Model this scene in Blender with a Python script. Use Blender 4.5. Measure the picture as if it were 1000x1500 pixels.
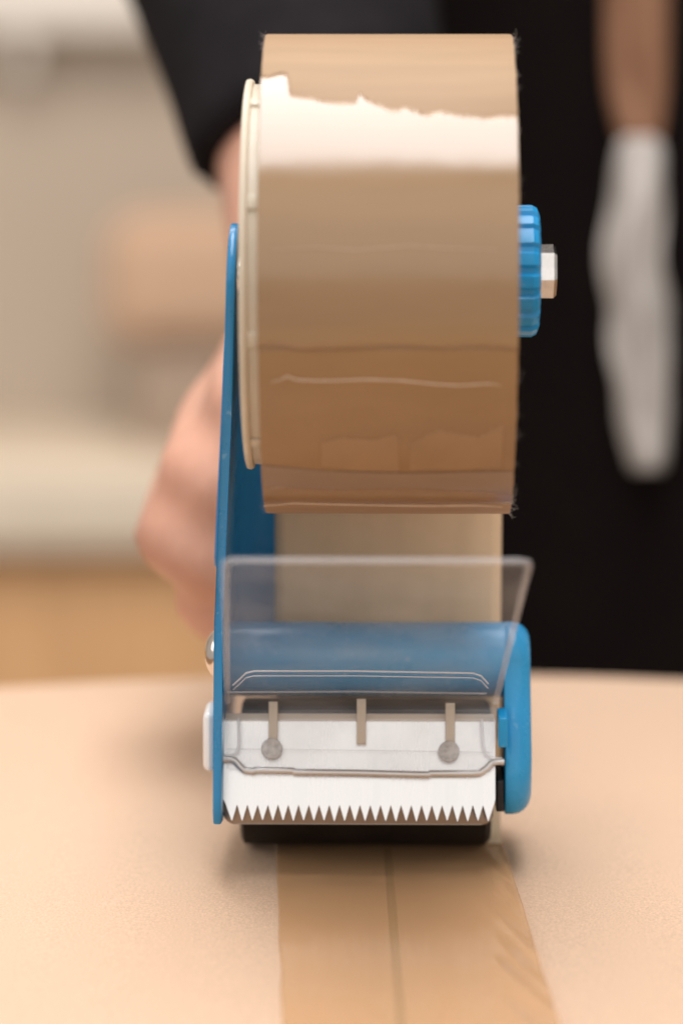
import bpy, bmesh, math, random
from mathutils import Vector, Matrix, noise
random.seed(7)
PI = math.pi
for o in list(bpy.data.objects): bpy.data.objects.remove(o)
sc = bpy.context.scene
COL = sc.collection
K = 0.001                                   # everything below is written in millimetres

# ------------------------------------------------------------------ camera
FPX = 4676.0                                # focal length in pixels of the 1500 px tall photograph
TH = math.atan(733 / FPX)                   # looking down a little
PSI = math.atan(140 / FPX * math.cos(TH))   # and a touch to the right of the laid tape
CF = Vector((math.sin(PSI) * math.cos(TH), math.cos(PSI) * math.cos(TH), -math.sin(TH)))
CR = Vector((math.cos(PSI), -math.sin(PSI), 0))
CU = CR.cross(CF)
CP = -700 * (CF + CR * (71 / FPX) + CU * ((750 - 1237) / FPX))
cam = bpy.data.cameras.new('camera')
cam.sensor_fit = 'VERTICAL'; cam.sensor_height = 36.0; cam.sensor_width = 24.0
cam.lens = FPX / 1500 * 36.0
cam.clip_start = 0.02; cam.clip_end = 50
cam.dof.use_dof = True
cam.dof.focus_distance = 0.652
cam.dof.aperture_fstop = 7.2
camo = bpy.data.objects.new('camera', cam); COL.objects.link(camo)
camo.matrix_world = Matrix(((CR.x, CU.x, -CF.x, CP.x * K), (CR.y, CU.y, -CF.y, CP.y * K), (CR.z, CU.z, -CF.z, CP.z * K), (0, 0, 0, 1)))
sc.camera = camo
def ray(px, py): return CF + CR * ((px - 500) / FPX) + CU * ((750 - py) / FPX)
def at(px, py, Y):
    d = ray(px, py); return CP + d * ((Y - CP.y) / d.y)

# ------------------------------------------------------------------ world and lamps (an indoor workshop)
w = bpy.data.worlds.new('World'); sc.world = w; w.use_nodes = True
w.node_tree.nodes['Background'].inputs[0].default_value = (1.0, 0.94, 0.89, 1)
w.node_tree.nodes['Background'].inputs[1].default_value = 0.47
def area(name, loc, target, sx, sy, power, col):
    l = bpy.data.lights.new(name, 'AREA'); l.shape = 'RECTANGLE'; l.size = sx; l.size_y = sy
    l.energy = power; l.color = col
    o = bpy.data.objects.new(name, l); COL.objects.link(o); o.location = loc
    o.rotation_euler = (Vector(target) - Vector(loc)).to_track_quat('-Z', 'Y').to_euler()
    return o
area('ceiling_panel_light', (0.0, -0.14, 1.15), (0.0, -0.14, 0), 0.52, 1.15, 17, (0.965, 0.97, 1.0))
area('front_fill_light', (-0.1, -2.3, 1.2), (0, 0, 0.05), 4.0, 2.0, 20, (1, 0.98, 0.97))  # added fill with no known source, makes the blade reflect white
area('side_fill_light', (-1.6, -0.3, 0.9), (0, 0.05, 0.06), 1.0, 1.0, 5.0, (1, 0.97, 0.95))  # added fill from the left for the hand and shadows
area('back_room_light', (-0.3, 1.2, 1.6), (-0.4, 2.4, -0.2), 1.4, 0.8, 31, (1, 0.90, 0.80))
sc.view_settings.view_transform = 'Standard'; sc.view_settings.look = 'None'
sc.view_settings.exposure = 0.0; sc.view_settings.gamma = 1.0; sc.view_settings.use_curve_mapping = False
sc.cycles.max_bounces = 12; sc.cycles.transparent_max_bounces = 16
sc.cycles.use_denoising = True

# ------------------------------------------------------------------ materials
MATS = {}
def mat(name, col, rough=0.5, metal=0.0, spec=0.5, alpha=1.0, trans=0.0, ior=1.45, coat=0.0, sss=0.0,
        var=0.0, vscale=40, bump=0.0, bscale=300, stretch=(1, 1, 1), roughvar=0.0, bdist=0.0003):
    m = bpy.data.materials.new(name); m.use_nodes = True; MATS[name] = m
    nt = m.node_tree; b = nt.nodes['Principled BSDF']
    b.inputs['Base Color'].default_value = (*col, 1)
    b.inputs['Roughness'].default_value = rough; b.inputs['Metallic'].default_value = metal
    b.inputs['Specular IOR Level'].default_value = spec; b.inputs['Alpha'].default_value = alpha
    b.inputs['Transmission Weight'].default_value = trans; b.inputs['IOR'].default_value = ior
    b.inputs['Coat Weight'].default_value = coat; b.inputs['Coat Roughness'].default_value = 0.2
    if sss:
        b.inputs['Subsurface Weight'].default_value = sss
        b.inputs['Subsurface Radius'].default_value = (0.008, 0.003, 0.0015); b.inputs['Subsurface Scale'].default_value = 1.0
    if var or bump or roughvar:
        tc = nt.nodes.new('ShaderNodeTexCoord'); mp = nt.nodes.new('ShaderNodeMapping')
        mp.inputs['Scale'].default_value = stretch
        nt.links.new(tc.outputs['Object'], mp.inputs['Vector'])
    if var or roughvar:
        n = nt.nodes.new('ShaderNodeTexNoise'); n.inputs['Scale'].default_value = vscale
        n.inputs['Detail'].default_value = 6; n.inputs['Roughness'].default_value = 0.6
        nt.links.new(mp.outputs[0], n.inputs['Vector'])
        if var:
            r = nt.nodes.new('ShaderNodeValToRGB')
            r.color_ramp.elements[0].position = 0.3; r.color_ramp.elements[1].position = 0.7
            r.color_ramp.elements[0].color = (*[c * (1 - var) for c in col], 1)
            r.color_ramp.elements[1].color = (*[min(1, c * (1 + var)) for c in col], 1)
            nt.links.new(n.outputs['Fac'], r.inputs['Fac']); nt.links.new(r.outputs[0], b.inputs['Base Color'])
        if roughvar:
            mr = nt.nodes.new('ShaderNodeMapRange')
            mr.inputs['To Min'].default_value = max(0.02, rough - roughvar); mr.inputs['To Max'].default_value = min(1, rough + roughvar)
            mr.inputs['From Min'].default_value = 0.3; mr.inputs['From Max'].default_value = 0.7
            nt.links.new(n.outputs['Fac'], mr.inputs['Value']); nt.links.new(mr.outputs[0], b.inputs['Roughness'])
    if bump:
        n2 = nt.nodes.new('ShaderNodeTexNoise'); n2.inputs['Scale'].default_value = bscale; n2.inputs['Detail'].default_value = 4
        nt.links.new(mp.outputs[0], n2.inputs['Vector'])
        bp = nt.nodes.new('ShaderNodeBump'); bp.inputs['Strength'].default_value = bump; bp.inputs['Distance'].default_value = bdist
        nt.links.new(n2.outputs['Fac'], bp.inputs['Height']); nt.links.new(bp.outputs[0], b.inputs['Normal'])
    return m

mat('cardboard', (0.63, 0.435, 0.30), 0.78, spec=0.25, var=0.20, vscale=2100, bump=0.6, bscale=3000, bdist=0.0002)
mat('cardboard_edge', (0.40, 0.25, 0.14), 0.9, spec=0.1, var=0.15, vscale=300)
mat('gap_dark', (0.20, 0.115, 0.06), 0.95, spec=0.05)
mat('tape_strip', (0.80, 0.49, 0.245), 0.16, spec=0.55, alpha=0.45, var=0.02, vscale=30, bump=0.16, bscale=38, stretch=(1, 0.3, 1), bdist=0.0016)
mat('tape_under', (0.345, 0.215, 0.115), 0.52, spec=0.3, var=0.09, vscale=70, stretch=(0.25, 3.0, 3.0), bump=0.12, bscale=120)
mat('tape_film', (0.30, 0.178, 0.082), 0.20, spec=0.6, coat=0.65, var=0.05, vscale=60, stretch=(0.3, 2.0, 2.0), bump=0.06, bscale=90, bdist=0.0003, roughvar=0.05)
mat('tape_film_b', (0.30, 0.172, 0.078), 0.2, spec=0.5, var=0.07, vscale=55, stretch=(0.5, 1.6, 1.6), bump=0.10, bscale=70, bdist=0.0004, roughvar=0.08)
mat('tape_sheen', (0.325, 0.19, 0.092), 0.28, spec=0.5, var=0.08, vscale=90, bump=0.12, bscale=80)  # lighter tone stands in for glossy reflections low on the roll
mat('tape_reflection', (0.27, 0.17, 0.10), 0.36, spec=0.6, coat=0.3, var=0.06, vscale=60)  # tone of a reflection band, put into the base colour
mat('tape_side', (0.56, 0.40, 0.25), 0.6, spec=0.3, var=0.12, vscale=160)
mat('tape_web', (0.78, 0.58, 0.375), 0.38, spec=0.4, var=0.08, vscale=45, stretch=(2.0, 1, 0.5), bump=0.08, bscale=60)
mat('wrinkle', (0.66, 0.50, 0.36), 0.25, spec=0.6)
mat('core_paper', (0.50, 0.40, 0.30), 0.85, var=0.1, vscale=200)
mat('cream_plastic', (0.66, 0.58, 0.455), 0.38, spec=0.5, var=0.05, vscale=120, sss=0.05)
mat('blue_paint', (0.015, 0.235, 0.50), 0.30, spec=0.5, coat=0.25, var=0.06, vscale=90, bump=0.05, bscale=400, roughvar=0.06)
mat('blue_plastic', (0.030, 0.30, 0.58), 0.27, spec=0.45, sss=0.04, var=0.05, vscale=110, bump=0.05, bscale=500, roughvar=0.06)
mat('knob_plastic', (0.012, 0.30, 0.62), 0.30, spec=0.5, sss=0.05, var=0.05, vscale=200, bump=0.06, bscale=600)
mat('rubber', (0.020, 0.015, 0.013), 0.55, spec=0.3, var=0.3, vscale=150, bump=0.15, bscale=700)
mat('steel', (0.76, 0.745, 0.73), 0.24, metal=1.0, var=0.07, vscale=420, stretch=(1, 0.05, 0.05), roughvar=0.09, bump=0.10, bscale=500)
mat('backing_steel', (0.26, 0.205, 0.16), 0.33, metal=1.0, var=0.08, vscale=150)
mat('nut_steel', (0.72, 0.69, 0.66), 0.2, metal=1.0, var=0.08, vscale=400, bump=0.15, bscale=900)
mat('rivet_steel', (0.78, 0.70, 0.62), 0.16, metal=1.0, var=0.06, vscale=300)
mat('clear_plastic', (0.80, 0.82, 0.88), 0.16, spec=0.55, alpha=0.085, roughvar=0.05, vscale=60)
mat('clear_edge', (0.74, 0.72, 0.72), 0.25, spec=0.6, alpha=0.18)
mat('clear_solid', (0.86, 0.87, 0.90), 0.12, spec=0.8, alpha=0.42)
mat('rib_plastic', (0.70, 0.60, 0.48), 0.22, spec=0.6, alpha=0.62)
mat('pin_plastic', (0.62, 0.61, 0.60), 0.2, spec=0.6, alpha=0.55, var=0.35, vscale=700, bump=0.4, bscale=700)
mat('tab_plastic', (0.88, 0.87, 0.86), 0.2, spec=0.7)
mat('fibre', (0.62, 0.56, 0.50), 0.7, spec=0.3, alpha=0.75)
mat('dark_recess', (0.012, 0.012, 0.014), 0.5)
mat('skin', (0.59, 0.31, 0.215), 0.48, spec=0.4, sss=0.12, var=0.18, vscale=28, bump=0.12, bscale=260)
mat('black_cloth', (0.011, 0.009, 0.010), 0.9, spec=0.12, var=0.25, vscale=60, bump=0.4, bscale=700)
mat('black_apron', (0.006, 0.0035, 0.003), 0.85, spec=0.12, var=0.2, vscale=30, bump=0.3, bscale=500)
mat('hair', (0.03, 0.018, 0.01), 0.5)
mat('eye_white', (0.8, 0.78, 0.75), 0.2)
mat('white_cloth', (0.55, 0.50, 0.455), 0.9, spec=0.1, var=0.12, vscale=25, bump=0.3, bscale=200)
mat('tan_strap', (0.30, 0.15, 0.085), 0.6, spec=0.3, var=0.1, vscale=60)
mat('wall_paint', (0.50, 0.425, 0.35), 0.85, spec=0.2, var=0.03, vscale=3, bump=0.1, bscale=80)
mat('counter_top', (0.76, 0.66, 0.53), 0.5, spec=0.4, var=0.04, vscale=10)
mat('cabinet_wood', (0.70, 0.41, 0.20), 0.55, spec=0.35, var=0.12, vscale=12, stretch=(6, 6, 0.6))
mat('shelf_white', (0.75, 0.70, 0.64), 0.6)
mat('floor_concrete', (0.36, 0.33, 0.30), 0.8, var=0.1, vscale=5)
mat('table_wood', (0.50, 0.34, 0.19), 0.5, var=0.1, vscale=8, stretch=(1, 8, 1))
mat('tan_box', (0.57, 0.385, 0.265), 0.8, var=0.05, vscale=30)
mat('taupe_box', (0.38, 0.29, 0.225), 0.8, var=0.05, vscale=30)
mat('wire_steel', (0.62, 0.61, 0.60), 0.3, metal=0.6)

for mn in ('blue_paint', 'blue_plastic', 'knob_plastic'):
    nt = MATS[mn].node_tree; b = nt.nodes['Principled BSDF']
    src = b.inputs['Base Color'].links[0].from_socket
    tc = nt.nodes.new('ShaderNodeTexCoord'); mp = nt.nodes.new('ShaderNodeMapping'); mp.inputs['Scale'].default_value = (1, 0.25, 1); mp.inputs['Rotation'].default_value = (0.5, 0.3, 0)
    n1 = nt.nodes.new('ShaderNodeTexNoise'); n1.inputs['Scale'].default_value = 420; n1.inputs['Detail'].default_value = 3
    rp = nt.nodes.new('ShaderNodeValToRGB'); rp.color_ramp.elements[0].position = 0.66; rp.color_ramp.elements[1].position = 0.74
    rp.color_ramp.elements[0].color = (0, 0, 0, 1); rp.color_ramp.elements[1].color = (0.45, 0.45, 0.45, 1)
    mx = nt.nodes.new('ShaderNodeMixRGB'); mx.inputs[2].default_value = (0.22, 0.46, 0.66, 1)
    nt.links.new(tc.outputs['Object'], mp.inputs['Vector']); nt.links.new(mp.outputs[0], n1.inputs['Vector']); nt.links.new(n1.outputs['Fac'], rp.inputs['Fac'])
    nt.links.new(rp.outputs[0], mx.inputs[0]); nt.links.new(src, mx.inputs[1]); nt.links.new(mx.outputs[0], b.inputs['Base Color'])
m = MATS['clear_plastic']; nt = m.node_tree; b = nt.nodes['Principled BSDF']
tc = nt.nodes.new('ShaderNodeTexCoord'); n1 = nt.nodes.new('ShaderNodeTexNoise'); n1.inputs['Scale'].default_value = 70; n1.inputs['Detail'].default_value = 8
mr = nt.nodes.new('ShaderNodeMapRange'); mr.inputs['From Min'].default_value = 0.35; mr.inputs['From Max'].default_value = 0.75
mr.inputs['To Min'].default_value = 0.06; mr.inputs['To Max'].default_value = 0.13
nt.links.new(tc.outputs['Object'], n1.inputs['Vector']); nt.links.new(n1.outputs['Fac'], mr.inputs['Value']); nt.links.new(mr.outputs[0], b.inputs['Alpha'])

# ------------------------------------------------------------------ mesh helpers (coordinates in mm)
def link(name, bm, m, parent=None, sharp=35, mods=None):
    bmesh.ops.recalc_face_normals(bm, faces=bm.faces)
    me = bpy.data.meshes.new(name)
    for v in bm.verts: v.co *= K
    bm.to_mesh(me); bm.free()
    me.polygons.foreach_set('use_smooth', [True] * len(me.polygons))
    me.set_sharp_from_angle(angle=math.radians(sharp))
    me.materials.append(MATS[m])
    o = bpy.data.objects.new(name, me); COL.objects.link(o)
    if parent: o.parent = parent
    return o
def tag(o, label=None, cat=None, group=None, kind=None):
    if label: o['label'] = label
    if cat: o['category'] = cat
    if group: o['group'] = group
    if kind: o['kind'] = kind
    return o
def empty(name, label, cat, loc=(0, 0, 0), rz=0.0):
    o = bpy.data.objects.new(name, None); COL.objects.link(o); o.empty_display_size = 0.02
    o.location = Vector(loc) * K; o.rotation_euler = (0, 0, rz)
    return tag(o, label, cat)
def BM(): return bmesh.new()
def box(bm, x0, x1, y0, y1, z0, z1, bev=0.0, seg=3):
    vs = [bm.verts.new((x, y, z)) for x in (x0, x1) for y in (y0, y1) for z in (z0, z1)]
    fs = [bm.faces.new([vs[i] for i in q]) for q in ((0, 1, 3, 2), (4, 6, 7, 5), (0, 4, 5, 1), (2, 3, 7, 6), (0, 2, 6, 4), (1, 5, 7, 3))]
    if bev:
        es = list({e for f in fs for e in f.edges})
        bmesh.ops.bevel(bm, geom=es, offset=bev, segments=seg, profile=0.5, affect='EDGES')
    return bm
def loft(bm, rings, cap=True, closed=True):
    rv = [[bm.verts.new(p) for p in r] for r in rings]
    n = len(rv[0])
    for a, b in zip(rv[:-1], rv[1:]):
        for i in range(n if closed else n - 1):
            j = (i + 1) % n
            bm.faces.new((a[i], a[j], b[j], b[i]))
    if cap:
        bm.faces.new(rv[0]); bm.faces.new(rv[-1][::-1])
    return rv
def ringx(x, r, n, cy=0, cz=0):
    return [(x, cy + r * math.cos(2 * PI * i / n), cz + r * math.sin(2 * PI * i / n)) for i in range(n)]
def lathex(bm, prof, cy, cz, n=64, cap=True):
    return loft(bm, [ringx(x, r, n, cy, cz) for x, r in prof], cap)
def tube(bm, pts, r, n=10, cap=True, flat=1.0):
    pts = [Vector(p) for p in pts]
    rr = r if isinstance(r, (list, tuple)) else [r] * len(pts)
    rings = []; up = Vector((0, 0, 1))
    for i, p in enumerate(pts):
        t = (pts[min(i + 1, len(pts) - 1)] - pts[max(i - 1, 0)]).normalized()
        if abs(t.dot(up)) > 0.95: up = Vector((0, 1, 0)) if abs(t.y) < 0.9 else Vector((1, 0, 0))
        s = t.cross(up).normalized(); u = s.cross(t)
        rings.append([p + s * (rr[i] * math.cos(2 * PI * k / n)) + u * (rr[i] * flat * math.sin(2 * PI * k / n)) for k in range(n)])
    return loft(bm, rings, cap)
def prism(bm, poly, to3, t0, t1, bev=0.0, seg=2):
    """poly: 2D outline; to3(u, v, t) -> 3D; extruded from t0 to t1"""
    a = [bm.verts.new(to3(u, v, t0)) for u, v in poly]; b = [bm.verts.new(to3(u, v, t1)) for u, v in poly]
    n = len(poly)
    fs = [bm.faces.new(a), bm.faces.new(b[::-1])]
    for i in range(n): fs.append(bm.faces.new((a[i], b[i], b[(i + 1) % n], a[(i + 1) % n])))
    if bev:
        es = list(set(fs[0].edges) | set(fs[1].edges))
        bmesh.ops.bevel(bm, geom=es, offset=bev, segments=seg, profile=0.5, affect='EDGES')
    return bm
def roundpoly(pts, n=6):
    """pts: (u, v, radius) -> outline with filleted corners"""
    out = []; N = len(pts)
    for i in range(N):
        p = Vector(pts[i][:2]); r = pts[i][2]
        if r <= 0: out.append((p.x, p.y)); continue
        a = (Vector(pts[i - 1][:2]) - p).normalized(); b = (Vector(pts[(i + 1) % N][:2]) - p).normalized()
        ang = a.angle(b); d = r / math.tan(ang / 2)
        c = p + (a + b).normalized() * (r / math.sin(ang / 2))
        s = p + a * d - c; e = p + b * d - c
        a0 = math.atan2(s.y, s.x); a1 = math.atan2(e.y, e.x); da = (a1 - a0 + PI) % (2 * PI) - PI
        for k in range(n + 1):
            t = a0 + da * k / n; out.append((c.x + r * math.cos(t), c.y + r * math.sin(t)))
    return out

# ------------------------------------------------------------------ setting: floor, far wall, counter
FLOOR = -900
bm = BM(); box(bm, -2500, 2500, -1500, 2620, FLOOR - 60, FLOOR)
tag(link('floor', bm, 'floor_concrete'), kind='structure')
bm = BM(); box(bm, -2500, 2500, 2560, 2660, FLOOR, 1500)
tag(link('back_wall', bm, 'wall_paint'), kind='structure')
shelf = empty('wall_shelf', 'pale shelf board running along the blurred beige wall', 'shelf', (0, 2560, 0))
bm = BM(); box(bm, -1500, 1200, -60, -1, 160, 215, 3); link('board', bm, 'shelf_white', shelf)
for x in (-1100, -250, 800):
    bm = BM(); box(bm, x - 8, x + 8, -50, -1, 120, 160, 1); link('bracket', bm, 'shelf_white', shelf)
counter = empty('counter', 'blurred wooden counter with a pale worktop against the wall', 'counter', (0, 2300, FLOOR))
ct = -232 - FLOOR
bm = BM(); box(bm, -1800, 1500, -60, 258, 0, ct - 74, 4); link('cabinet', bm, 'cabinet_wood', counter)
for k in range(5):
    bm = BM(); box(bm, -1790 + k * 655, -1150 + k * 655, -80, -60, 60, ct - 95, 3); d = link('door', bm, 'cabinet_wood', counter)
    bm = BM(); box(bm, -1200 + k * 655, -1186 + k * 655, -98, -80, 380, 500, 3); link('handle', bm, 'nut_steel', d)
bm = BM(); box(bm, -1810, 1510, -110, 258, ct - 72, ct, 6); link('worktop', bm, 'counter_top', counter)

# tan carton standing on the counter
p0 = at(148, 318, 2360); p1 = at(420, 500, 2360); pm = at(200, 512, 2360)
cx0 = (p0.x + p1.x) / 2; hw0 = (p1.x - p0.x) / 2; hh = p0.z - pm.z
tb = empty('carton', 'small out-of-focus tan carton on top of a taupe one', 'carton', (cx0, 2420, pm.z))
bm = BM(); box(bm, -hw0, hw0, -60, 60, 0, hh, 34, 5); link('body', bm, 'tan_box', tb)
bm = BM(); box(bm, -hw0 + 40, hw0 - 40, -24, 24, hh - 1, hh + 3, 1); link('lid', bm, 'tan_box', tb)
cx1 = (pm.x + p1.x + 20) / 2; hw1 = (p1.x + 20 - pm.x) / 2; hh = pm.z + 232
tb = empty('carton', 'taupe carton on the pale worktop, under the tan one', 'carton', (cx1, 2418, -232))
bm = BM(); box(bm, -hw1, hw1, -72, 72, 0, hh - 4, 3); link('body', bm, 'taupe_box', tb)
bm = BM(); box(bm, -hw1 - 2, hw1 + 2, -74, 74, hh - 4, hh, 1); link('lid', bm, 'taupe_box', tb)

# work table under the box (below the frame)
table = empty('work_table', 'wooden packing table carrying the cardboard box', 'table', (0, 0, FLOOR))
bm = BM(); box(bm, -600, 600, -700, 195, 610, 650, 4); link('tabletop', bm, 'table_wood', table)
for sx in (-560, 560):
    for sy in (-660, 155):
        bm = BM(); box(bm, sx - 25, sx + 25, sy - 25, sy + 25, 0, 610, 3); link('leg', bm, 'table_wood', table)

# ------------------------------------------------------------------ cardboard box: two flaps meeting under the tape
BX = empty('cardboard_box', 'large brown cardboard box with taped top flaps', 'box', (0, 0, -250))
HB = 250
SEAMX0, SEAMX1 = -0.6, -3.6          # seam drifts a little to the left towards the camera
def seam(y): return SEAMX0 + (SEAMX1 - SEAMX0) * (-y / 125.0)
def top_z(x, y): return -1.9 * (x / 88.0) ** 2 if abs(x) < 200 else -1.9 * (200 / 88.0) ** 2 - (abs(x) - 200) * 0.1
for sgn in (-1, 1):
    bm = BM(); xs = [0.95 + (t ** 1.3) * 240 for t in [i / 16 for i in range(17)]]; ys = [-420 + 600 * j / 30 for j in range(31)]
    top, bot = [], []
    for y in ys:
        yy = y
        top.append([bm.verts.new((seam(y) + sgn * x, yy + (2.0 if y > 170 else 0) * (1 - (x / 90.0) ** 2 if x < 90 else 0), HB + top_z(x, y) + 0.12 * noise.noise(Vector((x * 0.03 * sgn, y * 0.03, sgn))))) for x in xs])
        bot.append([bm.verts.new((seam(y) + sgn * x, yy, HB - 3.5 + top_z(x, y))) for x in xs])
    R, Cn = len(ys), len(xs)
    for j in range(R - 1):
        for i in range(Cn - 1):
            bm.faces.new((top[j][i], top[j][i + 1], top[j + 1][i + 1], top[j + 1][i])); bm.faces.new((bot[j][i], bot[j + 1][i], bot[j + 1][i + 1], bot[j][i + 1]))
    for j in range(R - 1):
        for i in (0, Cn - 1): bm.faces.new((top[j][i], top[j + 1][i], bot[j + 1][i], bot[j][i]))
    for i in range(Cn - 1):
        for j in (0, R - 1): bm.faces.new((top[j][i], top[j][i + 1], bot[j][i + 1], bot[j][i]))
    link('top_flap', bm, 'cardboard', BX)
bm = BM(); box(bm, -228, 222, -415, 174, HB - 7.5, HB - 4.2); link('inner_flap', bm, 'gap_dark', BX)
for (a, b, c, d) in ((-240, -236, -420, 178), (233, 237, -420, 178), (-236, 233, -420, -416), (-236, 233, 174, 178)):
    bm = BM(); box(bm, a, b, c, d, 0, HB - 16); link('side_panel', bm, 'cardboard', BX)
bm = BM(); box(bm, -236, 233, -416, 174, 0, 4); link('bottom_panel', bm, 'cardboard', BX)

# ------------------------------------------------------------------ the laid strip of tape
bm = BM(); nx, ny = 70, 220; rows = []
for j in range(ny + 1):
    y = 6 - 420 * j / ny * 0.98; row = []
    for i in range(nx + 1):
        u = i / nx; x = -25.0 + 49.6 * u + 0.25 * noise.noise(Vector((u * 3, y * 0.05, 0)))
        z = top_z(x, y) + 0.22
        if y < -4:
            z += 0.18 * max(0, noise.noise(Vector((x * 0.06 + 3, y * 0.05, 2)))) * min(1, (-4 - y) / 20)
            if u > 0.78:                                   # right-hand edge not rubbed down yet
                q = (u - 0.78) / 0.22; z += 1.5 * q * (0.6 + 0.6 * noise.noise(Vector((y * 0.035, 1.7, 0)))) * min(1, (-4 - y) / 18)
                z += 0.9 * q * max(0, noise.noise(Vector((x * 0.45 + y * 0.10, y * 0.015, 5))))
            # small creases near the roller
            z += 0.5 * math.exp(-((y + 26 + 0.12 * (x + 15)) / 1.1) ** 2) * max(0, min(1, (5 - x) / 10)) * max(0, 0.4 + noise.noise(Vector((x * 0.2, 0, 9))))
        row.append(bm.verts.new((x, y, z)))
    rows.append(row)
for j in range(ny):
    for i in range(nx): bm.faces.new((rows[j][i], rows[j][i + 1], rows[j + 1][i + 1], rows[j + 1][i]))
strip = link('tape_strip', bm, 'tape_strip', sharp=80)
tag(strip, 'brown packing tape stuck flat along the seam of the cardboard box', 'tape')
sm = strip.modifiers.new('thickness', 'SOLIDIFY'); sm.thickness = 0.00006; sm.offset = 1

# ------------------------------------------------------------------ dispenser frame: yawed a little against the tape
GA = math.radians(-2.5)
GI = Matrix.Rotation(-GA, 3, 'Z')
GC = GI @ CP
def g(px, py, Y):
    d = GI @ ray(px, py); return GC + d * ((Y - GC.y) / d.y)
AY, AZ, RR = -38.0, 128.0, 48.0            # roll axis and radius
XL, XR = -25.1, 23.6
def roll_hit(px, py, r=RR):
    d = GI @ ray(px, py); o = GC
    a = d.y ** 2 + d.z ** 2; b = 2 * ((o.y - AY) * d.y + (o.z - AZ) * d.z); c = (o.y - AY) ** 2 + (o.z - AZ) ** 2 - r * r
    D = b * b - 4 * a * c
    t = (-b - math.sqrt(max(0, D))) / (2 * a)
    p = o + d * t
    return p.x, math.atan2(p.z - AZ, -(p.y - AY))     # angle measured from the camera side, upwards
def cylpt(x, phi, r): return (x, AY - r * math.cos(phi), AZ + r * math.sin(phi))

# ---- tape roll
TR = empty('tape_roll', 'large roll of glossy brown packing tape on the dispenser hub', 'tape roll', (0, 0, 0), GA)
bm = BM(); n = 180
def wob(i, k): return 0.10 * noise.noise(Vector((math.cos(2 * PI * i / n) * 2, math.sin(2 * PI * i / n) * 2, k)))
rings = []
for x, r, e in ((XL, 40.2, 0), (XL - 0.1, 43.0, 1), (XL, 46.0, 2), (XL + 0.05, RR - 0.1, 3), (XL + 0.4, RR, 4), (XL + 16, RR, 5), (XL + 33, RR, 6), (XR - 0.4, RR, 7), (XR, RR - 0.1, 8), (XR - 0.15, 46, 9), (XR + 0.05, 43, 10), (XR, 40.2, 11)):
    rings.append([(x + (0.18 * noise.noise(Vector((i * 0.35, e, 4))) if e in (1, 2, 3, 8, 9, 10) else 0), AY + (r + wob(i, e)) * math.cos(2 * PI * i / n), AZ + (r + wob(i, e)) * math.sin(2 * PI * i / n)) for i in range(n)])
rv = loft(bm, rings, cap=False)
for i in range(n): bm.faces.new((rv[0][i], rv[-1][i], rv[-1][(i + 1) % n], rv[0][(i + 1) % n]))
for f in bm.faces:
    f.material_index = 0
body = link('winding', bm, 'tape_under', TR, sharp=50)
body.data.materials.append(MATS['tape_side'])
for p in body.data.polygons:
    if abs(p.normal.x) > 0.6: p.material_index = 1
bm = BM()
rv = loft(bm, [ringx(x, r, 96, AY, AZ) for x, r in ((XL + 0.2, 38.3), (XL + 0.2, 40.3), (XR - 0.2, 40.3), (XR - 0.2, 38.3))], cap=False)
for i in range(96): bm.faces.new((rv[0][i], rv[-1][i], rv[-1][(i + 1) % 96], rv[0][(i + 1) % 96]))
link('core', bm, 'core_paper', TR)

def film(name, m, top_px, bot_px, r0, x0, x1, amp_top=0.006, amp_bot=0.004, seed=0, taper=0.0):
    """one layer of film or painted sheen on the roll between two ragged edges given in photograph pixels"""
    def edge(px):
        hits = sorted(roll_hit(a, b, r0) for a, b in px)
        def fn(x):
            if x <= hits[0][0]: return hits[0][1]
            for (xa, pa), (xb, pb) in zip(hits[:-1], hits[1:]):
                if x <= xb: return pa + (pb - pa) * (x - xa) / (xb - xa + 1e-9)
            return hits[-1][1]
        return fn
    ft = edge(top_px); fb = edge(bot_px)
    bm = BM(); NX, NP = 320, 36; vs = []
    for i in range(NX + 1):
        x = x0 + (x1 - x0) * i / NX
        a = ft(x) + amp_top * (noise.noise(Vector((x * 1.3, seed, 0))) + 0.9 * noise.noise(Vector((x * 3.1, seed, 3))) + 0.7 * noise.noise(Vector((x * 7.3, seed, 5))))
        b = fb(x) + amp_bot * (noise.noise(Vector((x * 0.9, seed, 7))) + 0.5 * noise.noise(Vector((x * 3.1, seed, 9))))
        col = []
        for k in range(NP + 1):
            t = k / NP; phi = a + (b - a) * t
            rad = r0 + 0.05 * noise.noise(Vector((x * 0.05, phi * 4, seed))) + 0.02 * noise.noise(Vector((x * 0.3, phi * 9, seed + 4)))
            col.append(bm.verts.new(cylpt(x, phi, rad)))
        vs.append(col)
    for i in range(NX):
        for k in range(NP): bm.faces.new((vs[i][k], vs[i][k + 1], vs[i + 1][k + 1], vs[i + 1][k]))
    o = link(name, bm, m, TR, sharp=80)
    s = o.modifiers.new('thickness', 'SOLIDIFY'); s.thickness = 0.00012; s.offset = -1
    return o
J = [(379, 109), (395, 110), (407, 105), (420, 106), (424, 137), (438, 140), (458, 143), (479, 148), (499, 150), (520, 150), (527, 134), (535, 143), (555, 153), (576, 162), (596, 157), (622, 167), (647, 163), (678, 168), (713, 172), (739, 169), (757, 170)]
film('film_layer', 'tape_film', J, [(379, 511), (400, 508), (440, 514), (520, 512), (580, 509), (650, 512), (700, 509), (752, 513)], RR + 0.22, XL - 0.05, XR + 0.05, 0.013, 0.006, 1)
film('film_layer', 'tape_film_b', [(379, 506), (752, 506)], [(385, 738), (600, 739), (744, 738)], RR + 0.12, XL + 0.02, XR - 0.02, 0.001, 0.004, 5)
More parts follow.
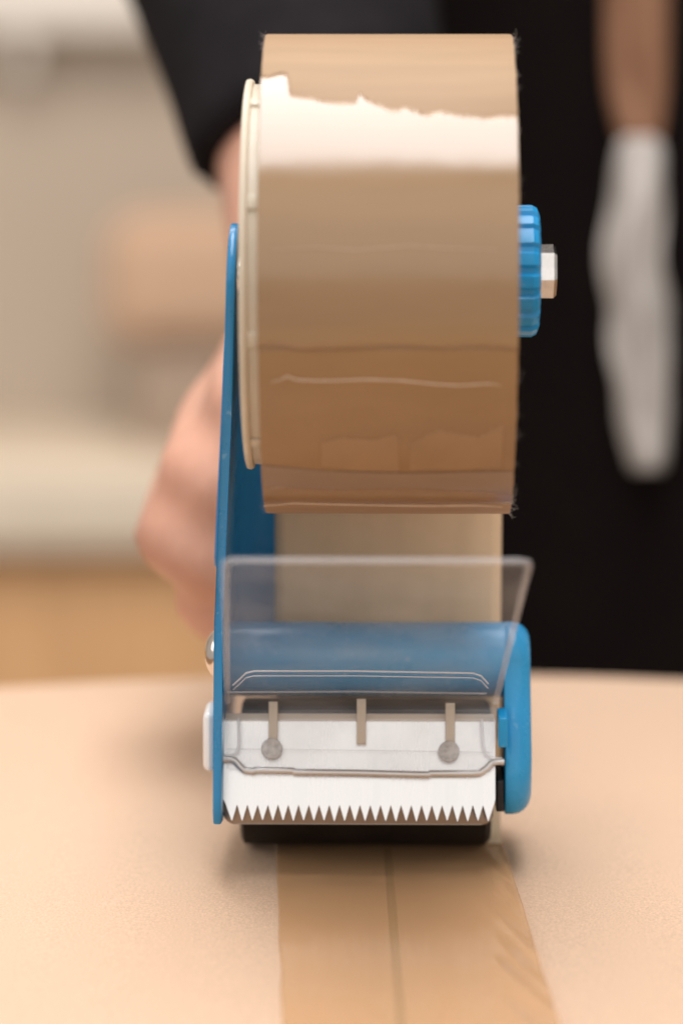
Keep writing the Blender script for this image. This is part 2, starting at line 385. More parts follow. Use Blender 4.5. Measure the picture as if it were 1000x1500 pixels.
film('reflection_patch', 'tape_sheen', [(470, 648), (500, 640), (545, 644), (580, 636), (584, 646)], [(470, 682), (520, 690), (584, 692)], RR + 0.20, roll_hit(470, 660)[0], roll_hit(584, 660)[0], 0.008, 0.006, 11)  # this and the next patch: glossy reflections painted as lighter areas
film('reflection_patch', 'tape_sheen', [(600, 648), (640, 630), (700, 640), (735, 622)], [(600, 690), (735, 686)], RR + 0.20, roll_hit(600, 660)[0], roll_hit(735, 660)[0], 0.012, 0.006, 15)
film('reflection_patch', 'tape_reflection', [(392, 682), (480, 690), (600, 693), (746, 690)], [(392, 712), (480, 716), (600, 714), (746, 722)], RR + 0.18, XL + 0.4, XR - 0.3, 0.006, 0.010, 21)  # strip coloured as a reflection band across the roll
# wrinkles standing a hair proud of the film
def wrinkle(px, r, seed, rad=RR + 0.2):
    pts = [];
    for (a, b), (c, d) in zip(px[:-1], px[1:]):
        for k in range(6):
            t = k / 6; x, phi = roll_hit(a + (c - a) * t, b + (d - b) * t, rad)
            phi += 0.0025 * noise.noise(Vector((x * 1.1, seed, 0)))
            pts.append(cylpt(x, phi, rad + 0.02))
    rr = [r * (0.35 + 0.65 * math.sin(PI * (i + 0.5) / len(pts)) ** 0.5) * (0.7 + 0.5 * abs(noise.noise(Vector((i * 0.4, seed, 2))))) for i in range(len(pts))]
    bm = BM(); tube(bm, pts, rr, 6); link('wrinkle', bm, 'wrinkle', TR)
wrinkle([(397, 560), (412, 556), (420, 551), (436, 557), (480, 558), (535, 556), (590, 558), (640, 563), (670, 565), (715, 562), (736, 565)], 0.16, 1)
wrinkle([(400, 366), (460, 362), (520, 366), (600, 360), (660, 364), (740, 366)], 0.06, 3, RR + 0.24)
wrinkle([(386, 741), (430, 737), (520, 739), (620, 741), (700, 740), (742, 743)], 0.22, 5, RR + 0.1)
wrinkle([(395, 716), (420, 713), (470, 716)], 0.10, 6, RR + 0.16)
# tape leaving the back of the roll, down behind the guide bar and round under the black roller
RRr = 16.0
path = []
for k in range(7):
    a = math.radians(40 - 40 * k / 6); path.append((AY + (RR + 0.15) * math.cos(a), AZ + (RR + 0.15) * math.sin(a)))
for k in range(1, 14):
    t = k / 13; path.append((AY + RR + 0.15 + (RRr + 0.3 - (AY + RR + 0.15)) * t, AZ + (RRr + 1 - AZ) * t))
for k in range(1, 10):
    a = -math.radians(90 * k / 9); path.append(((RRr + 0.3) * math.cos(a), RRr + 0.6 + (RRr + 0.3) * math.sin(a)))
bm = BM(); vs = []
for j, (y, z) in enumerate(path):
    vs.append([bm.verts.new((XL - 0.4 + (49.9) * i / 20, y + 0.25 * noise.noise(Vector((i * 0.2, z * 0.06, 0))), max(z, 0.35))) for i in range(21)])
for a, b in zip(vs[:-1], vs[1:]):
    for i in range(20): bm.faces.new((a[i], a[i + 1], b[i + 1], b[i]))
webo = link('tape_web', bm, 'tape_web', TR, sharp=80)
webo['label'] = 'paler length of tape running down from the roll'
s = webo.modifiers.new('thickness', 'SOLIDIFY'); s.thickness = 0.00008; s.offset = 0
# dust fibres caught on the sticky side of the roll
bm = BM()
def hair(p, d, L, r, n=7):
    p = Vector(p); d = Vector(d).normalized(); pts = [p]; c = Vector((random.uniform(-1, 1), random.uniform(-1, 1), random.uniform(-1, 1))) * 0.55
    for k in range(n): d = (d + c * 0.35 + Vector((random.uniform(-.25, .25),) * 3)).normalized(); pts.append(pts[-1] + d * (L / n))
    tube(bm, pts, [r * (1 - 0.7 * i / n) for i in range(n + 1)], 3)
for k in range(190):
    ph = random.uniform(-1.35, 1.5) if k % 3 else random.choice((random.uniform(1.1, 1.5), random.uniform(-1.4, -0.9)))
    rad = RR - abs(random.gauss(0, 1.0))
    hair(cylpt(XR - 0.15, ph, rad), (random.uniform(.3, 1), random.uniform(-.6, .3), random.uniform(-.6, .8)), abs(random.gauss(0.6, 0.6)) + 0.2, 0.03)
for k in range(30):
    ph = random.choice((random.uniform(1.2, 1.5), random.uniform(-1.4, -1.0)))
    hair(cylpt(XL + 0.1, ph, RR - 0.1), (random.uniform(-1, -.2), random.uniform(-.5, .2), random.uniform(-.5, .8)), abs(random.gauss(0.8, 0.5)) + 0.2, 0.025)
hair(cylpt(XR, 1.40, RR), (1, -0.1, 0.3), 3.6, 0.05, 9)
for k in range(6): hair(cylpt(XR, -1.05 - 0.07 * k, RR), (1, -0.2, random.uniform(-.8, .6)), 1.7, 0.035)
fo = link('fibre', bm, 'fibre', TR); fo['kind'] = 'stuff'

# ---- tape dispenser
TD = empty('tape_dispenser', 'blue hand-held tape dispenser with toothed steel blade resting on the box', 'tape dispenser', (0, 0, 0), GA)
# left side plate: outline in (y, z), bent outwards towards its foot
def platex(z):
    ks = [(12, -36.9), (55, -36.3), (100, -33.9), (140, -32.3), (160, -32.3)]
    if z <= ks[0][0]: return ks[0][1]
    for (a, x), (b, x2) in zip(ks[:-1], ks[1:]):
        if z <= b: return x + (x2 - x) * (z - a) / (b - a)
    return ks[-1][1]
def plate(name, outline, dx, th, m, bev=0.45, parent=None):
    bm = BM()
    prism(bm, outline, lambda u, v, t: (t, u, v), dx, dx + th, bev)
    geom = bm.verts[:] + bm.edges[:] + bm.faces[:]
    for zc in range(20, 140, 6):
        bmesh.ops.bisect_plane(bm, geom=bm.verts[:] + bm.edges[:] + bm.faces[:], plane_co=(0, 0, zc), plane_no=(0, 0, 1))
    for v in bm.verts: v.co.x += platex(v.co.z)
    return link(name, bm, m, parent or TD)
arc = [(AY - 11.4 * math.cos(t), AZ - 1 + 11.4 * math.sin(t)) for t in [PI * k / 16 for k in range(17)]]
outl = [(-36, 60), (-36, 16)] + [(-34, 13.2), (-28, 12.6), (-2, 12.6), (10, 17), (20, 26)] + [(46, 40), (58, 52), (58, 104), (40, 116)] + [(-8, 120)] + arc[::-1][1:] + [(-44, 100)]
plate('side_plate', outl, 0.0, 1.8, 'blue_paint')
o2 = roundpoly([(-16, 64, 3), (50, 64, 3), (50, 112, 6), (-16, 112, 6)])
bm = BM(); prism(bm, o2, lambda u, v, t: (t, u, v), 0, 1.6, 0.4)
for zc in range(66, 112, 6): bmesh.ops.bisect_plane(bm, geom=bm.verts[:] + bm.edges[:] + bm.faces[:], plane_co=(0, 0, zc), plane_no=(0, 0, 1))
for v in bm.verts: v.co.x += platex(v.co.z) - 1.55
link('reinforcing_plate', bm, 'blue_paint', TD)
# frame web turned inwards behind the tape
bm = BM(); pts = []
prof = [(-34.0, 24.0), (-31.5, 25.6), (-28, 26.6), (-22, 27.0), (6, 27.0), (10, 27.0)]
a = []; b = []
for z in [36 + 6.5 * k for k in range(12)]:
    a.append([(x + (platex(z) + 34.5) * max(0, min(1, (-20 - x) / 14)), y, z) for x, y in prof] + [(x + (platex(z) + 34.5) * max(0, min(1, (-20 - x) / 14)), y + 2.2, z) for x, y in prof[::-1]])
loft(bm, a); link('frame_web', bm, 'blue_paint', TD)
# grip behind, in the hand
H0 = Vector((-8.0, 78, 103)); H1 = Vector((-27.0, 84, 20))
bm = BM(); hp = [H0 + (H1 - H0) * (k / 10) for k in range(11)]
tube(bm, hp, [13.5, 15, 15.2, 14.6, 14.8, 14.4, 14.8, 14.4, 14.8, 15.4, 14], 20, flat=1.15); link('grip', bm, 'blue_plastic', TD)
bm = BM(); box(bm, -33, 6, 29.0, 74, 82, 104, 3); link('grip_bracket', bm, 'blue_plastic', TD)
# guide bar
bar_c = (g(500, 965, -6).z)
bm = BM(); lathex(bm, [(-35.05, 7.6), (-34.6, 8.05), (24.6, 8.05)], -6, bar_c, 48); link('guide_bar', bm, 'blue_plastic', TD)
# right-hand end arm: rounded cheek
BX0, BX1 = 24.1, 29.8
zb = g(760, 1196, -24).z
arcp = [(-6 - 8.1 * math.cos(t), bar_c + 8.1 * math.sin(t)) for t in [PI * k / 18 for k in range(19)]]
outl = [(-27.0, zb + 5), (-27.0, zb + 11), (-20.5, bar_c - 9)] + arcp + [(6, bar_c - 8), (10, 20), (8, zb + 2), (4, zb), (-22, zb), (-25.5, zb + 1.4)]
cy = sum(p[0] for p in outl) / len(outl); cz = (zb + bar_c + 8) / 2
bm = BM(); rings = []
for x, ins in [(BX0, 0.3), (BX0 + 0.3, 0.0)] + [(BX1 - 4.0 + 4.0 * math.sin(t), 4.0 * (1 - math.cos(t))) for t in [PI / 2 * k / 8 for k in range(9)]]:
    rings.append([(x, cy + (u - cy) * (1 - ins / 17), cz + (v - cz) * (1 - ins / 21)) for u, v in outl])
loft(bm, rings); link('end_arm', bm, 'blue_plastic', TD, sharp=50)
c0 = g(729, 1047, -27); c1 = g(741, 1090, -27)
bm = BM(); box(bm, c0.x, BX0 + 0.3, -30.3, -20, c1.z, c0.z, 0.3); link('stop_lug', bm, 'knob_plastic', TD)
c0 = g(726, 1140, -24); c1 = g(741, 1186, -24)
bm = BM(); box(bm, c0.x, BX0 - 0.2, -26, -6, c1.z, c0.z, 0.3); link('gap_shade', bm, 'dark_recess', TD)  # black block painted in for the shade of the gap
# black rubber roller and its shaft
bm = BM(); x0, x1 = g(353, 1225, -8).x, g(718, 1225, -8).x
lathex(bm, [(x0, RRr - 1.2), (x0 + 0.7, RRr - 0.02), (x1 - 1.2, RRr - 0.02), (x1, RRr - 1.2)], 0, RRr + 0.55, 72); link('roller', bm, 'rubber', TD)
bm = BM(); lathex(bm, [(-36, 3.0), (26, 3.0)], 0, RRr + 0.55, 20); link('roller_shaft', bm, 'nut_steel', TD)
# blade plane: from bottom line (Y=-32) to top line (Y=-16)
PB, PT = g(526, 1202, -30.0), g(526, 1053, -23.5)
VD = Vector((0, PT.y - PB.y, PT.z - PB.z)); VL = VD.length; VD.normalize(); VN = Vector((0, -VD.z, VD.y))   # outwards, to the camera and up
if VN.y > 0: VN = -VN
def bl(u, v, t): return Vector((u, PB.y, PB.z)) + VD * v + VN * t
def on_blade(px, py, t=0.0):
    d = GI @ ray(px, py); o = Vector((0, PB.y, PB.z)) + VN * t
    s = (o - GC).dot(VN) / d.dot(VN); p = GC + d * s
    return p.x, (p - o).dot(VD)
ul = on_blade(327, 1190)[0]; ur = on_blade(725, 1190)[0]
NT = 26
u_first = on_blade(347.5, 1178)[0]; u_last = on_blade(707, 1184)[0]; step = (u_last - u_first) / 24
vgap = on_blade(520, 1180)[1]
poly = [(ul, VL), (ul, vgap + 1.2), (ul + 0.45, vgap + 0.4)]
for k in range(25):
    ug = u_first + k * step
    jit = random.uniform(-0.1, 0.1)
    tip = ug - step / 2
    if k == 0: tip = max(tip, ul + 1.1)
    poly += [(tip - 0.07, 0.0 + jit), (tip + 0.07, 0.0 + jit), (ug - 0.05, vgap + random.uniform(-.08, .08)), (ug + 0.05, vgap)]
tip = u_last + step / 2
poly += [(tip - 0.07, 0), (tip + 0.05, 0), (ur - 0.2, vgap + 0.6), (ur, vgap + 1.4), (ur, VL)]
bm = BM(); prism(bm, poly, bl, -0.35, 0.35, 0.0); link('blade', bm, 'steel', TD, sharp=20)
# blade carrier behind the teeth
vlo = on_blade(526, 1208, -1.6)[1]
outl = roundpoly([(ul - 0.1, VL - 0.3, 0.5), (ul - 0.1, vlo, 2.6), (ur - 0.3, vlo, 2.6), (ur - 0.3, VL - 0.3, 0.5)])
bm = BM(); prism(bm, outl, bl, -2.1, -0.8, 0.25); link('blade_carrier', bm, 'backing_steel', TD)
v0 = on_blade(526, 1056, 1.2)[1]; v1 = on_blade(526, 1045, 1.2)[1]
bm = BM(); prism(bm, [(ul + 0.3, v0), (ur - 0.2, v0), (ur - 0.2, v1), (ul + 0.3, v1)], bl, -0.7, 1.0, 0.2); link('blade_bend', bm, 'rib_plastic', TD)  # upper bend of the blade, its reflection put in as beige colour

# clear guard: lower pane over the blade, then a flap leaning out towards the camera
GD = bpy.data.objects.new('guard', None)
T0 = 2.2
q = lambda px, py: on_blade(px, py, T0)
pA, pB = q(331, 1128), q(723, 1131); pC, pD = q(331, 1040), q(726, 1040)
bend = bl(0, pC[1], T0)
fT = g(552, 823, -106)
FD = Vector((0, fT.y - bend.y, fT.z - bend.z)); FLn = FD.length; FD.normalize(); FN = Vector((0, -FD.z, FD.y))
if FN.z < 0: FN = -FN
def fl(u, v, t): return Vector((u, bend.y, bend.z)) + FD * v + FN * t
def on_flap(px, py, t=0.0):
    d = GI @ ray(px, py); o = Vector((0, bend.y, bend.z)) + FN * t
    s = (o - GC).dot(FN) / d.dot(FN); p = GC + d * s
    return p.x, (p - o).dot(FD)
fl_l, fl_r = on_flap(327, 826), on_flap(780, 826)
bm = BM()
th = 0.9
lo = [bl(pA[0], pA[1], T0), bl(pB[0], pB[1], T0)]
xL0, xR0 = pC[0], pD[0]
outl = roundpoly([(xL0, 0.0, 0), (fl_l[0], FLn, 1.6), (fl_r[0], FLn, 2.6), (xR0, 0.0, 0)])
prism(bm, outl, fl, 0, th, 0.15)
guard = link('guard', bm, 'clear_plastic', TD)
guard['label'] = 'milky clear plastic guard leaning out over the blade'
bm = BM(); prism(bm, roundpoly([(pA[0], pA[1], 1.0), (pB[0], pB[1], 1.0), (pD[0], pD[1], 0), (pC[0], pC[1], 0)]), bl, T0, T0 + th, 0.15); link('lower_pane', bm, 'clear_plastic', guard)
# thickened top rim and side rim of the flap
e = [fl(fl_l[0] + 0.3, FLn * 0.05, 0.45), fl(fl_l[0] + 0.25, FLn - 2, 0.45), fl(fl_l[0] + 1.6, FLn - 0.6, 0.45), fl(fl_r[0] - 2.4, FLn - 0.6, 0.45), fl(fl_r[0] - 0.8, FLn - 1.6, 0.45), fl(fl_r[0] - 0.6, FLn - 3.4, 0.45), fl(xR0 - 0.2, FLn * 0.05, 0.45)]
bm = BM(); tube(bm, [e[0] * 0 + Vector((xL0 + 0.5, fl(0, FLn * .05, .45).y, fl(0, FLn * .05, .45).z))] + e[1:], 0.75, 8, flat=0.8); link('rim', bm, 'clear_edge', guard)
def rimline(name, px, t, r, m, surf):
    pts = []
    for (a, b), (c, d) in zip(px[:-1], px[1:]):
        for k in range(4):
            s = k / 4; u, v = surf(a + (c - a) * s, b + (d - b) * s, t)
            pts.append((bl if surf is on_blade else fl)(u, v, t))
    u, v = surf(*px[-1], t); pts.append((bl if surf is on_blade else fl)(u, v, t))
    bm = BM(); tube(bm, pts, r, 12); return link(name, bm, m, guard)
rimline('lower_rim', [(321, 1112), (338, 1112), (344, 1114), (352, 1123), (358, 1128), (372, 1130), (373, 1128), (430, 1129), (431, 1131), (520, 1132), (628, 1135), (629, 1133), (690, 1133), (703, 1132), (713, 1125), (719, 1118), (727, 1116), (738, 1116)], 2.4, 0.72, 'wire_steel', on_blade)
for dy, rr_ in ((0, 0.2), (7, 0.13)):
    rimline('rim_reflection', [(342, 1003 + dy), (352, 994 + dy), (360, 986 + dy), (372, 983 + dy), (432, 983 + dy), (520, 983 + dy), (632, 985 + dy), (692, 986 + dy), (704, 990 + dy), (714, 1001 + dy)], 0.95, rr_, 'clear_solid', on_flap)  # thin tubes stand in for the rim's reflection in the bar
rimline('guard_line', [(333, 1014), (520, 1013), (712, 1016)], 0.9, 0.22, 'clear_edge', on_flap)
rimline('guard_line', [(333, 1097), (520, 1099), (720, 1102)], 3.0, 0.12, 'clear_edge', on_blade)  # thin tube drawn for the guard's reflected line on the blade
for pts in ([(349, 1052), (350, 1090), (347, 1102), (340, 1106), (328, 1106)], [(705, 1054), (707, 1090), (711, 1104), (719, 1110), (735, 1111)]):
    rimline('corner_rim', pts, 2.9, 0.28, 'clear_solid', on_blade)
for px, py0, py1 in ((400, 1028, 1092), (529, 1024, 1090), (659, 1030, 1096)):
    u0, v0 = on_blade(px - 7, py1, 2.6); u1, v1 = on_blade(px + 7, py0, 2.6)
    bm = BM(); prism(bm, [(u0, v0), (u1, v0), (u1, v1), (u0, v1)], bl, 0.4, 3.6, 0.3); link('rib', bm, 'rib_plastic', guard)
for px, py in ((398, 1097), (657, 1101)):
    u, v = on_blade(px, py, 3.4)
    bm = BM(); prism(bm, [(u + 2.25 * math.cos(2 * PI * k / 32), v + 2.25 * math.sin(2 * PI * k / 32)) for k in range(32)], bl, 0.37, 4.2, 0.4, 3); link('pin', bm, 'pin_plastic', guard)
# clear pivot knob outside the plate
c0 = g(298, 1040, -22); c1 = g(330, 1127, -22)
bm = BM(); box(bm, c0.x, -36.8, -25, -12, c1.z, c0.z, 1.4, 3); link('pivot_tab', bm, 'tab_plastic', guard)
# rivet head
rz = g(308, 957, -27).z; rx = -36.3 - g(300, 957, -27).x
bm = BM(); lathex(bm, [(-36.2, 5.1), (-36.3 - rx * .15, 5.0), (-36.3 - rx * .45, 4.4), (-36.3 - rx * .75, 3.2), (-36.3 - rx * .95, 1.6), (-36.3 - rx, 0.2)], -27, rz, 32); link('rivet', bm, 'rivet_steel', TD)
# hub carrying the roll
bm = BM(); lathex(bm, [(-28.8, 36.0), (-29.1, 38.2), (-28.9, 39.0), (-28.2, 39.2), (-27.6, 38.9), (-27.4, 38.1), (-24.9, 38.1), (20, 38.1), (20, 36.0), (-27, 36.0), (-27, 8), (-29.2, 8)], AY, AZ, 96, cap=False)
for f in list(bm.faces): pass
hub = link('hub', bm, 'cream_plastic', TD)
for k in range(9):
    a = 2 * PI * k / 9 + 0.42
    bm = BM(); box(bm, -27.6, -25.2, -1.6, 1.6, 37.6, 38.7, 0.4, 2)
    bmesh.ops.rotate(bm, verts=bm.verts, cent=(0, 0, 0), matrix=Matrix.Rotation(a, 3, 'X')); bmesh.ops.translate(bm, verts=bm.verts, vec=(0, AY, AZ)); link('hub_lug', bm, 'cream_plastic', hub)
bm = BM(); lathex(bm, [(-27.2, 8.0), (23.5, 8.0)], AY, AZ, 32); link('axle_sleeve', bm, 'cream_plastic', hub)
bm = BM(); lathex(bm, [(-31.0, 4.0), (31.5, 4.0)], AY, AZ, 24); link('axle', bm, 'nut_steel', TD)
# scalloped knob
KZ = g(772, 405, -51).z; KY = AY
bm = BM(); N = 18 * 8; rings = []
def knob_r(i, base):
    a = (i / N * 18) % 1.0
    dip = 0.75 if 0.62 < a < 0.93 else (0.3 if 0.55 < a < 1.0 else 0)
    return base - dip
for x, base in ((20.2, 12.2), (20.4, 13.1), (28.0, 13.25), (29.0, 12.7), (29.5, 11.6), (29.55, 6.0)):
    rings.append([(x, KY + knob_r(i, base) * math.cos(2 * PI * i / N), KZ + knob_r(i, base) * math.sin(2 * PI * i / N)) for i in range(N)])
loft(bm, rings); link('knob', bm, 'knob_plastic', TD, sharp=28)
# hexagon nut, chamfered
bm = BM(); rings = []
for x, r in ((29.3, 5.5), (32.4, 5.5), (33.0, 4.9)):
    rings.append([(x, KY + r * math.cos(PI / 3 * i + 0.25), KZ + r * math.sin(PI / 3 * i + 0.25)) for i in range(6)])
loft(bm, rings)
bmesh.ops.bevel(bm, geom=[e for e in bm.edges if e.calc_face_angle(0) > 0.5], offset=0.3, segments=2, affect='EDGES')
link('nut', bm, 'nut_steel', TD, sharp=30)

# ------------------------------------------------------------------ person
PE = empty('person', 'person in black work clothes and apron holding the dispenser grip', 'person', (230, 380, FLOOR))
def capsule(bm, a, b, ra, rb, n=16):
    a = Vector(a); b = Vector(b); d = b - a; L = d.length; t = d.normalized()
    s = t.orthogonal().normalized(); u = t.cross(s); rings = []
    for k in range(1, 6): an = PI / 2 * (1 - k / 5); rings.append((a - t * ra * math.sin(an), ra * math.cos(an)))
    rings.append((b, rb))
    for k in range(1, 5): an = PI / 2 * k / 5; rings.append((b + t * rb * math.sin(an), rb * math.cos(an)))
    loft(bm, [[c + s * (r * math.cos(2 * PI * i / n)) + u * (r * math.sin(2 * PI * i / n)) for i in range(n)] for c, r in rings])
def chain(bm, pts, rs):
    for i in range(len(pts) - 1): capsule(bm, pts[i], pts[i + 1], rs[i], rs[i + 1])
def ellipses(bm, secs, n=32):
    loft(bm, [[(cx + rx * math.cos(2 * PI * i / n), cy + ry * math.sin(2 * PI * i / n), z) for i in range(n)] for cx, cy, z, rx, ry in secs])
def remesh(name, bm, m, vox, smooth, parent, it=8):
    o = link(name, bm, m, parent, sharp=180)
    r = o.modifiers.new('remesh', 'REMESH'); r.mode = 'VOXEL'; r.voxel_size = vox * K; r.use_smooth_shade = True
    if smooth:
        s = o.modifiers.new('smooth', 'SMOOTH'); s.factor = smooth; s.iterations = it
    return o
def rel(p): return Vector(p) - Vector((230, 380, FLOOR))
GM = Matrix.Rotation(GA, 3, 'Z')
TX, TY = 185, 560           # torso axis
bm = BM()
elbow = at(350, -330, 360); wrist = at(490, 445, 155); hemc = at(470, 190, 215)
sh = Vector((TX - 195, TY, 470))
chain(bm, [rel(p) for p in (sh, elbow)], [48, 40])
fa = elbow.lerp(hemc, 0.35)
chain(bm, [rel(p) for p in (elbow, fa, hemc, wrist)], [38, 40, 31, 26])
# fist closed round the grip; local frame: ax = down the grip, lf = picture left, bk = away from the camera
h0 = GM @ H0; h1 = GM @ H1; ax = (h1 - h0).normalized()
bk = Vector((0, 1, 0)); bk = (bk - ax * bk.dot(ax)).normalized(); lf = -(ax.cross(bk)).normalized()
if lf.x > 0: lf = -lf
def hp_(s, l, b): return rel(h0 + ax * s + lf * l + bk * b)
kn = []
for i, (s, ext, rr, ln) in enumerate(((18, 22, 9.6, 0), (36, 29, 9.8, 1), (53, 31.5, 9.6, 0), (69, 20, 7.8, -4))):
    mcp = hp_(s - 4, ext - 2, 32); pip = hp_(s + 1, ext + 1, -10 - ln); dip = hp_(s + 2, 8, -25 - ln * 0.5); mid = hp_(s + 1.5, ext - 6, -20 - ln); tip = hp_(s + 3, -12, -19)
    kn.append(mcp)
    chain(bm, [mcp, pip, mid, dip, tip], [rr + 1.2, rr + 0.6, rr * 0.98, rr * 0.9, rr * 0.8])
wr = rel(wrist)
palm = [hp_(14, 14, 44), hp_(34, 16, 42), hp_(52, 15, 38), hp_(68, 12, 34)]
for a, b in zip(kn, palm):
    capsule(bm, a, b, 11, 13); capsule(bm, b, wr.lerp(b, 0.35), 14, 18); capsule(bm, wr.lerp(b, 0.35), wr, 18, 24)
for a, b in zip(palm[:-1], palm[1:]): capsule(bm, a, b, 14, 13)
for a, b in zip(kn[:-1], kn[1:]): capsule(bm, a, b, 10.5, 10)
chain(bm, [hp_(10, 4, 42), hp_(2, -14, 26), hp_(8, -24, 4), hp_(16, -22, -14)], [16, 12.5, 10, 8])   # thumb round the far side
# other arm, hanging
sh2 = Vector((TX + 195, TY, 470)); el2 = Vector((TX + 250, TY + 40, 190)); wr2 = Vector((TX + 235, TY - 40, -40))
chain(bm, [rel(p) for p in (sh2, el2)], [48, 40]); chain(bm, [rel(p) for p in (el2, el2.lerp(wr2, .35), wr2)], [38, 40, 27])
hd = wr2 + Vector((0, -14, -60)); capsule(bm, rel(wr2), rel(hd), 24, 30)
for k in range(4): chain(bm, [rel(hd + Vector((-6, -24 + 17 * k, -10))), rel(hd + Vector((-10, -26 + 17 * k, -50))), rel(hd + Vector((-22, -26 + 17 * k, -82 + abs(k - 1.3) * 6)))], [10, 9, 7.5])
chain(bm, [rel(hd + Vector((-8, -26, 20))), rel(hd + Vector((-14, -48, -14))), rel(hd + Vector((-20, -50, -42)))], [12, 10, 8])
# trunk, neck, head
ellipses(bm, [(x - 230, y - 380, z - FLOOR, rx, ry) for x, y, z, rx, ry in ((TX, TY, -80, 150, 98), (TX, TY, 0, 160, 100), (TX, TY, 120, 140, 88), (TX, TY, 250, 148, 95), (TX, TY, 400, 165, 102), (TX, TY, 490, 180, 82), (TX, TY, 540, 110, 60), (TX, TY, 560, 60, 52))])
chain(bm, [rel((TX, TY, 530)), rel((TX, TY - 12, 630))], [58, 52])
hc = Vector((TX, TY - 20, 715))
for dz, r in ((40, 78), (0, 76), (-38, 62), (-62, 48)): capsule(bm, rel(hc + Vector((0, 18 - abs(dz) * .2, dz))), rel(hc + Vector((0, -16 + (dz < 0) * 0, dz - 6))), r, r * 0.93)
chain(bm, [rel(hc + Vector((0, -92, 14))), rel(hc + Vector((0, -108, -18)))], [7, 13]); capsule(bm, rel(hc + Vector((-18, -88, -52))), rel(hc + Vector((18, -88, -52))), 9, 9)
for s in (-1, 1): capsule(bm, rel(hc + Vector((s * 76, 4, 14))), rel(hc + Vector((s * 76, 0, -22))), 14, 10)
# legs and feet
for s in (-1, 1):
    hip = Vector((TX + s * 88, TY, -70)); kne = Vector((TX + s * 92, TY - 8, -440)); ank = Vector((TX + s * 92, TY + 10, -815))
    chain(bm, [rel(hip), rel(kne), rel(ank)], [84, 54, 38]); capsule(bm, rel(ank + Vector((0, 20, -46))), rel(ank + Vector((s * 12, -150, -56))), 38, 28)
body = remesh('body', bm, 'skin', 3.2, 0.5, PE, 10)
# shirt: loose tube over trunk and upper arms, sleeve ending just past the elbow
bm = BM()
ellipses(bm, [(x - 230, y - 380, z - FLOOR, rx, ry) for x, y, z, rx, ry in ((TX, TY, -90, 180, 118), (TX, TY, 0, 182, 116), (TX, TY, 120, 172, 108), (TX, TY, 250, 174, 110), (TX, TY, 400, 188, 116), (TX, TY, 490, 196, 96), (TX, TY, 545, 122, 74), (TX, TY, 562, 76, 66))])
capsule(bm, rel(sh), rel(elbow), 68, 62)
sd = (hemc - elbow).normalized(); ss = Vector((-1, 0, 0)); ss = (ss - sd * ss.dot(sd)).normalized(); su = sd.cross(ss)
if su.z > 0: su = -su
rings = []
for t, r in ((0, 62), (0.3, 55), (0.55, 47), (0.8, 41), (1.0, 38)):
    ring = []
    for k in range(28):
        a = 2 * PI * k / 28; c = elbow.lerp(hemc, t) + ss * (r * math.cos(a)) + su * (r * math.sin(a))
        c += sd * (t ** 2 * (13 * math.cos(a) - 22 * math.sin(a)))
        ring.append(rel(c))
    rings.append(ring)
loft(bm, rings)
capsule(bm, rel(sh2), rel(el2), 68, 60); tube(bm, [rel(el2), rel(el2.lerp(wr2, .3))], [58, 56], 24)
for k in range(40):     # soft cloth folds
    pass
remesh('shirt', bm, 'black_cloth', 5, 0.5, PE, 6)
# trousers
bm = BM()
ellipses(bm, [(x - 230, y - 380, z - FLOOR, rx, ry) for x, y, z, rx, ry in ((TX, TY, -170, 172, 112), (TX, TY, -40, 176, 112))])
for s in (-1, 1):
    tube(bm, [rel((TX + s * 90, TY, -120)), rel((TX + s * 94, TY - 6, -440)), rel((TX + s * 94, TY + 10, -850))], [96, 76, 62], 24)
remesh('trousers', bm, 'black_cloth', 8, 0.4, PE, 4)
# apron over the front
bm = BM(); vs = []
for j in range(31):
    z = 420 - 30 * j; row = []
    for i in range(25):
        a = -1.25 + 2.5 * i / 24
        hw = 1.0 if z < 200 else max(0.55, 1 - (z - 200) / 420)
        fx = 198 * math.sin(a * hw); fy = -(132 + 5 * noise.noise(Vector((i * 0.35, z * 0.004, 2))) + (8 * math.sin(i * 1.1) * max(0, -z) / 500)) * math.cos(a * hw)
        row.append(bm.verts.new(rel((TX + fx, TY + fy, z))))
    vs.append(row)
for a, b in zip(vs[:-1], vs[1:]):
    for i in range(24): bm.faces.new((a[i], a[i + 1], b[i + 1], b[i]))
ap = link('apron', bm, 'black_apron', PE, sharp=80)
s = ap.modifiers.new('thickness', 'SOLIDIFY'); s.thickness = 0.002
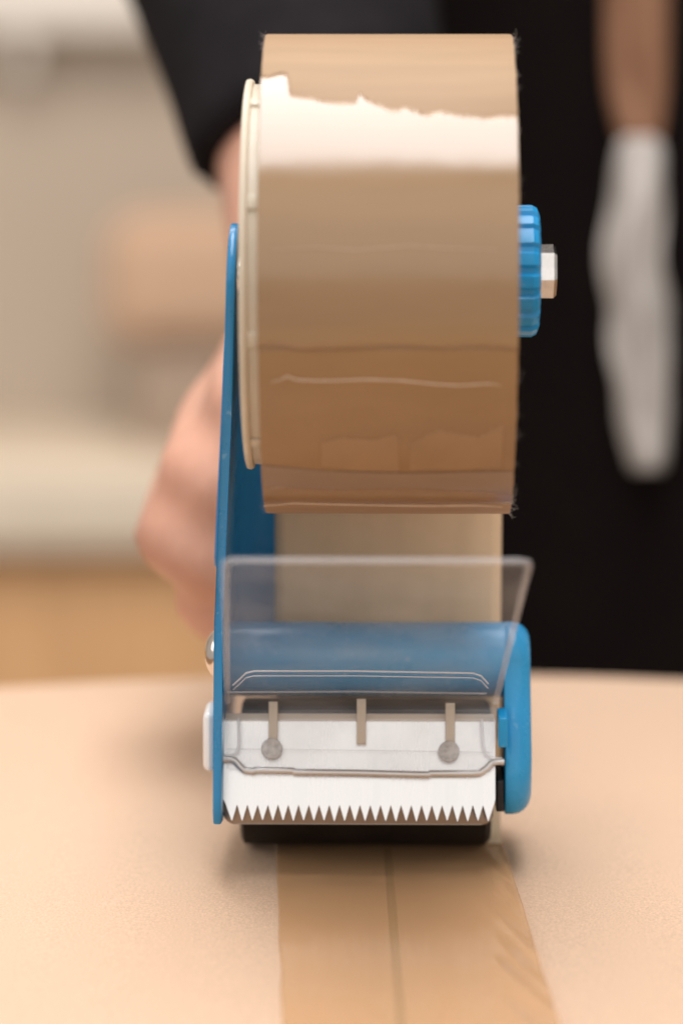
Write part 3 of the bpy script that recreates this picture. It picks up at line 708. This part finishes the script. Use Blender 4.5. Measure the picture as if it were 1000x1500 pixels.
# hair, eyes, shoes
bm = BM(); capsule(bm, rel(hc + Vector((0, 30, 40))), rel(hc + Vector((0, -10, 50))), 84, 80); remesh('hair', bm, 'hair', 5, 0.5, PE)
for s in (-1, 1):
    bm = BM(); capsule(bm, rel(hc + Vector((s * 32 - 1, -78, 6))), rel(hc + Vector((s * 32 + 1, -78, 6))), 12, 12); link('eye', bm, 'eye_white', PE)
    bm = BM(); a = Vector((TX + s * 92, TY + 10, -815)); capsule(bm, rel(a + Vector((0, 24, -42))), rel(a + Vector((s * 12, -156, -48))), 43, 37)
    for v in bm.verts: v.co.z = max(v.co.z, 0)
    link('shoe', bm, 'black_apron', PE)

# ------------------------------------------------------------------ white cloth hanging from a tan strap in front of the apron
def front(px, py, off): # point on the apron front, off mm in front of it
    Y = 425
    for k in range(12):
        p = at(px, py, Y); fx = max(-0.98, min(0.98, (p.x - TX) / 198)); Y = TY - 134 * math.sqrt(1 - fx * fx) - off
    return at(px, py, Y)
def hang(name, rows, m, parent=None, th=5, seed=0):
    bm = BM(); vs = []; N = 14
    for j, (y, xl, xr) in enumerate(rows):
        row = []
        for i in range(N + 1):
            t = i / N; p = front(xl + (xr - xl) * t, y, th * (0.5 + math.sin(PI * t)) + 7.0 * noise.noise(Vector((t * 3, y * 0.012, seed))))
            row.append(bm.verts.new(p))
        vs.append(row)
    for a, b in zip(vs[:-1], vs[1:]):
        for i in range(N): bm.faces.new((a[i], a[i + 1], b[i + 1], b[i]))
    o = link(name, bm, m, parent, sharp=80)
    s = o.modifiers.new('thickness', 'SOLIDIFY'); s.thickness = 0.002
    s2 = o.modifiers.new('sub', 'SUBSURF'); s2.levels = 1; s2.render_levels = 1
    return o
tw = empty('hanging_cloth', 'blurred white cloth hanging against the black apron from a tan strap', 'cloth', front(930, 300, 4))
inv = Vector(front(930, 300, 4))
c = hang('cloth', [(200, 915, 958), (225, 905, 968), (260, 900, 964), (300, 896, 970), (340, 884, 972), (380, 880, 966), (420, 888, 976), (455, 898, 978), (490, 890, 974), (530, 896, 978), (565, 910, 974), (600, 908, 978), (635, 914, 972), (665, 924, 972), (690, 930, 964)], 'white_cloth', None, 9, 1)
c2 = hang('strap', [(-420, 888, 980), (-300, 888, 980), (-150, 888, 980), (-40, 888, 978), (60, 888, 976), (130, 890, 974), (190, 906, 966), (216, 914, 960)], 'tan_strap', None, 4, 3)
for o in (c, c2):
    for v in o.data.vertices: v.co -= inv * K
    o.parent = tw
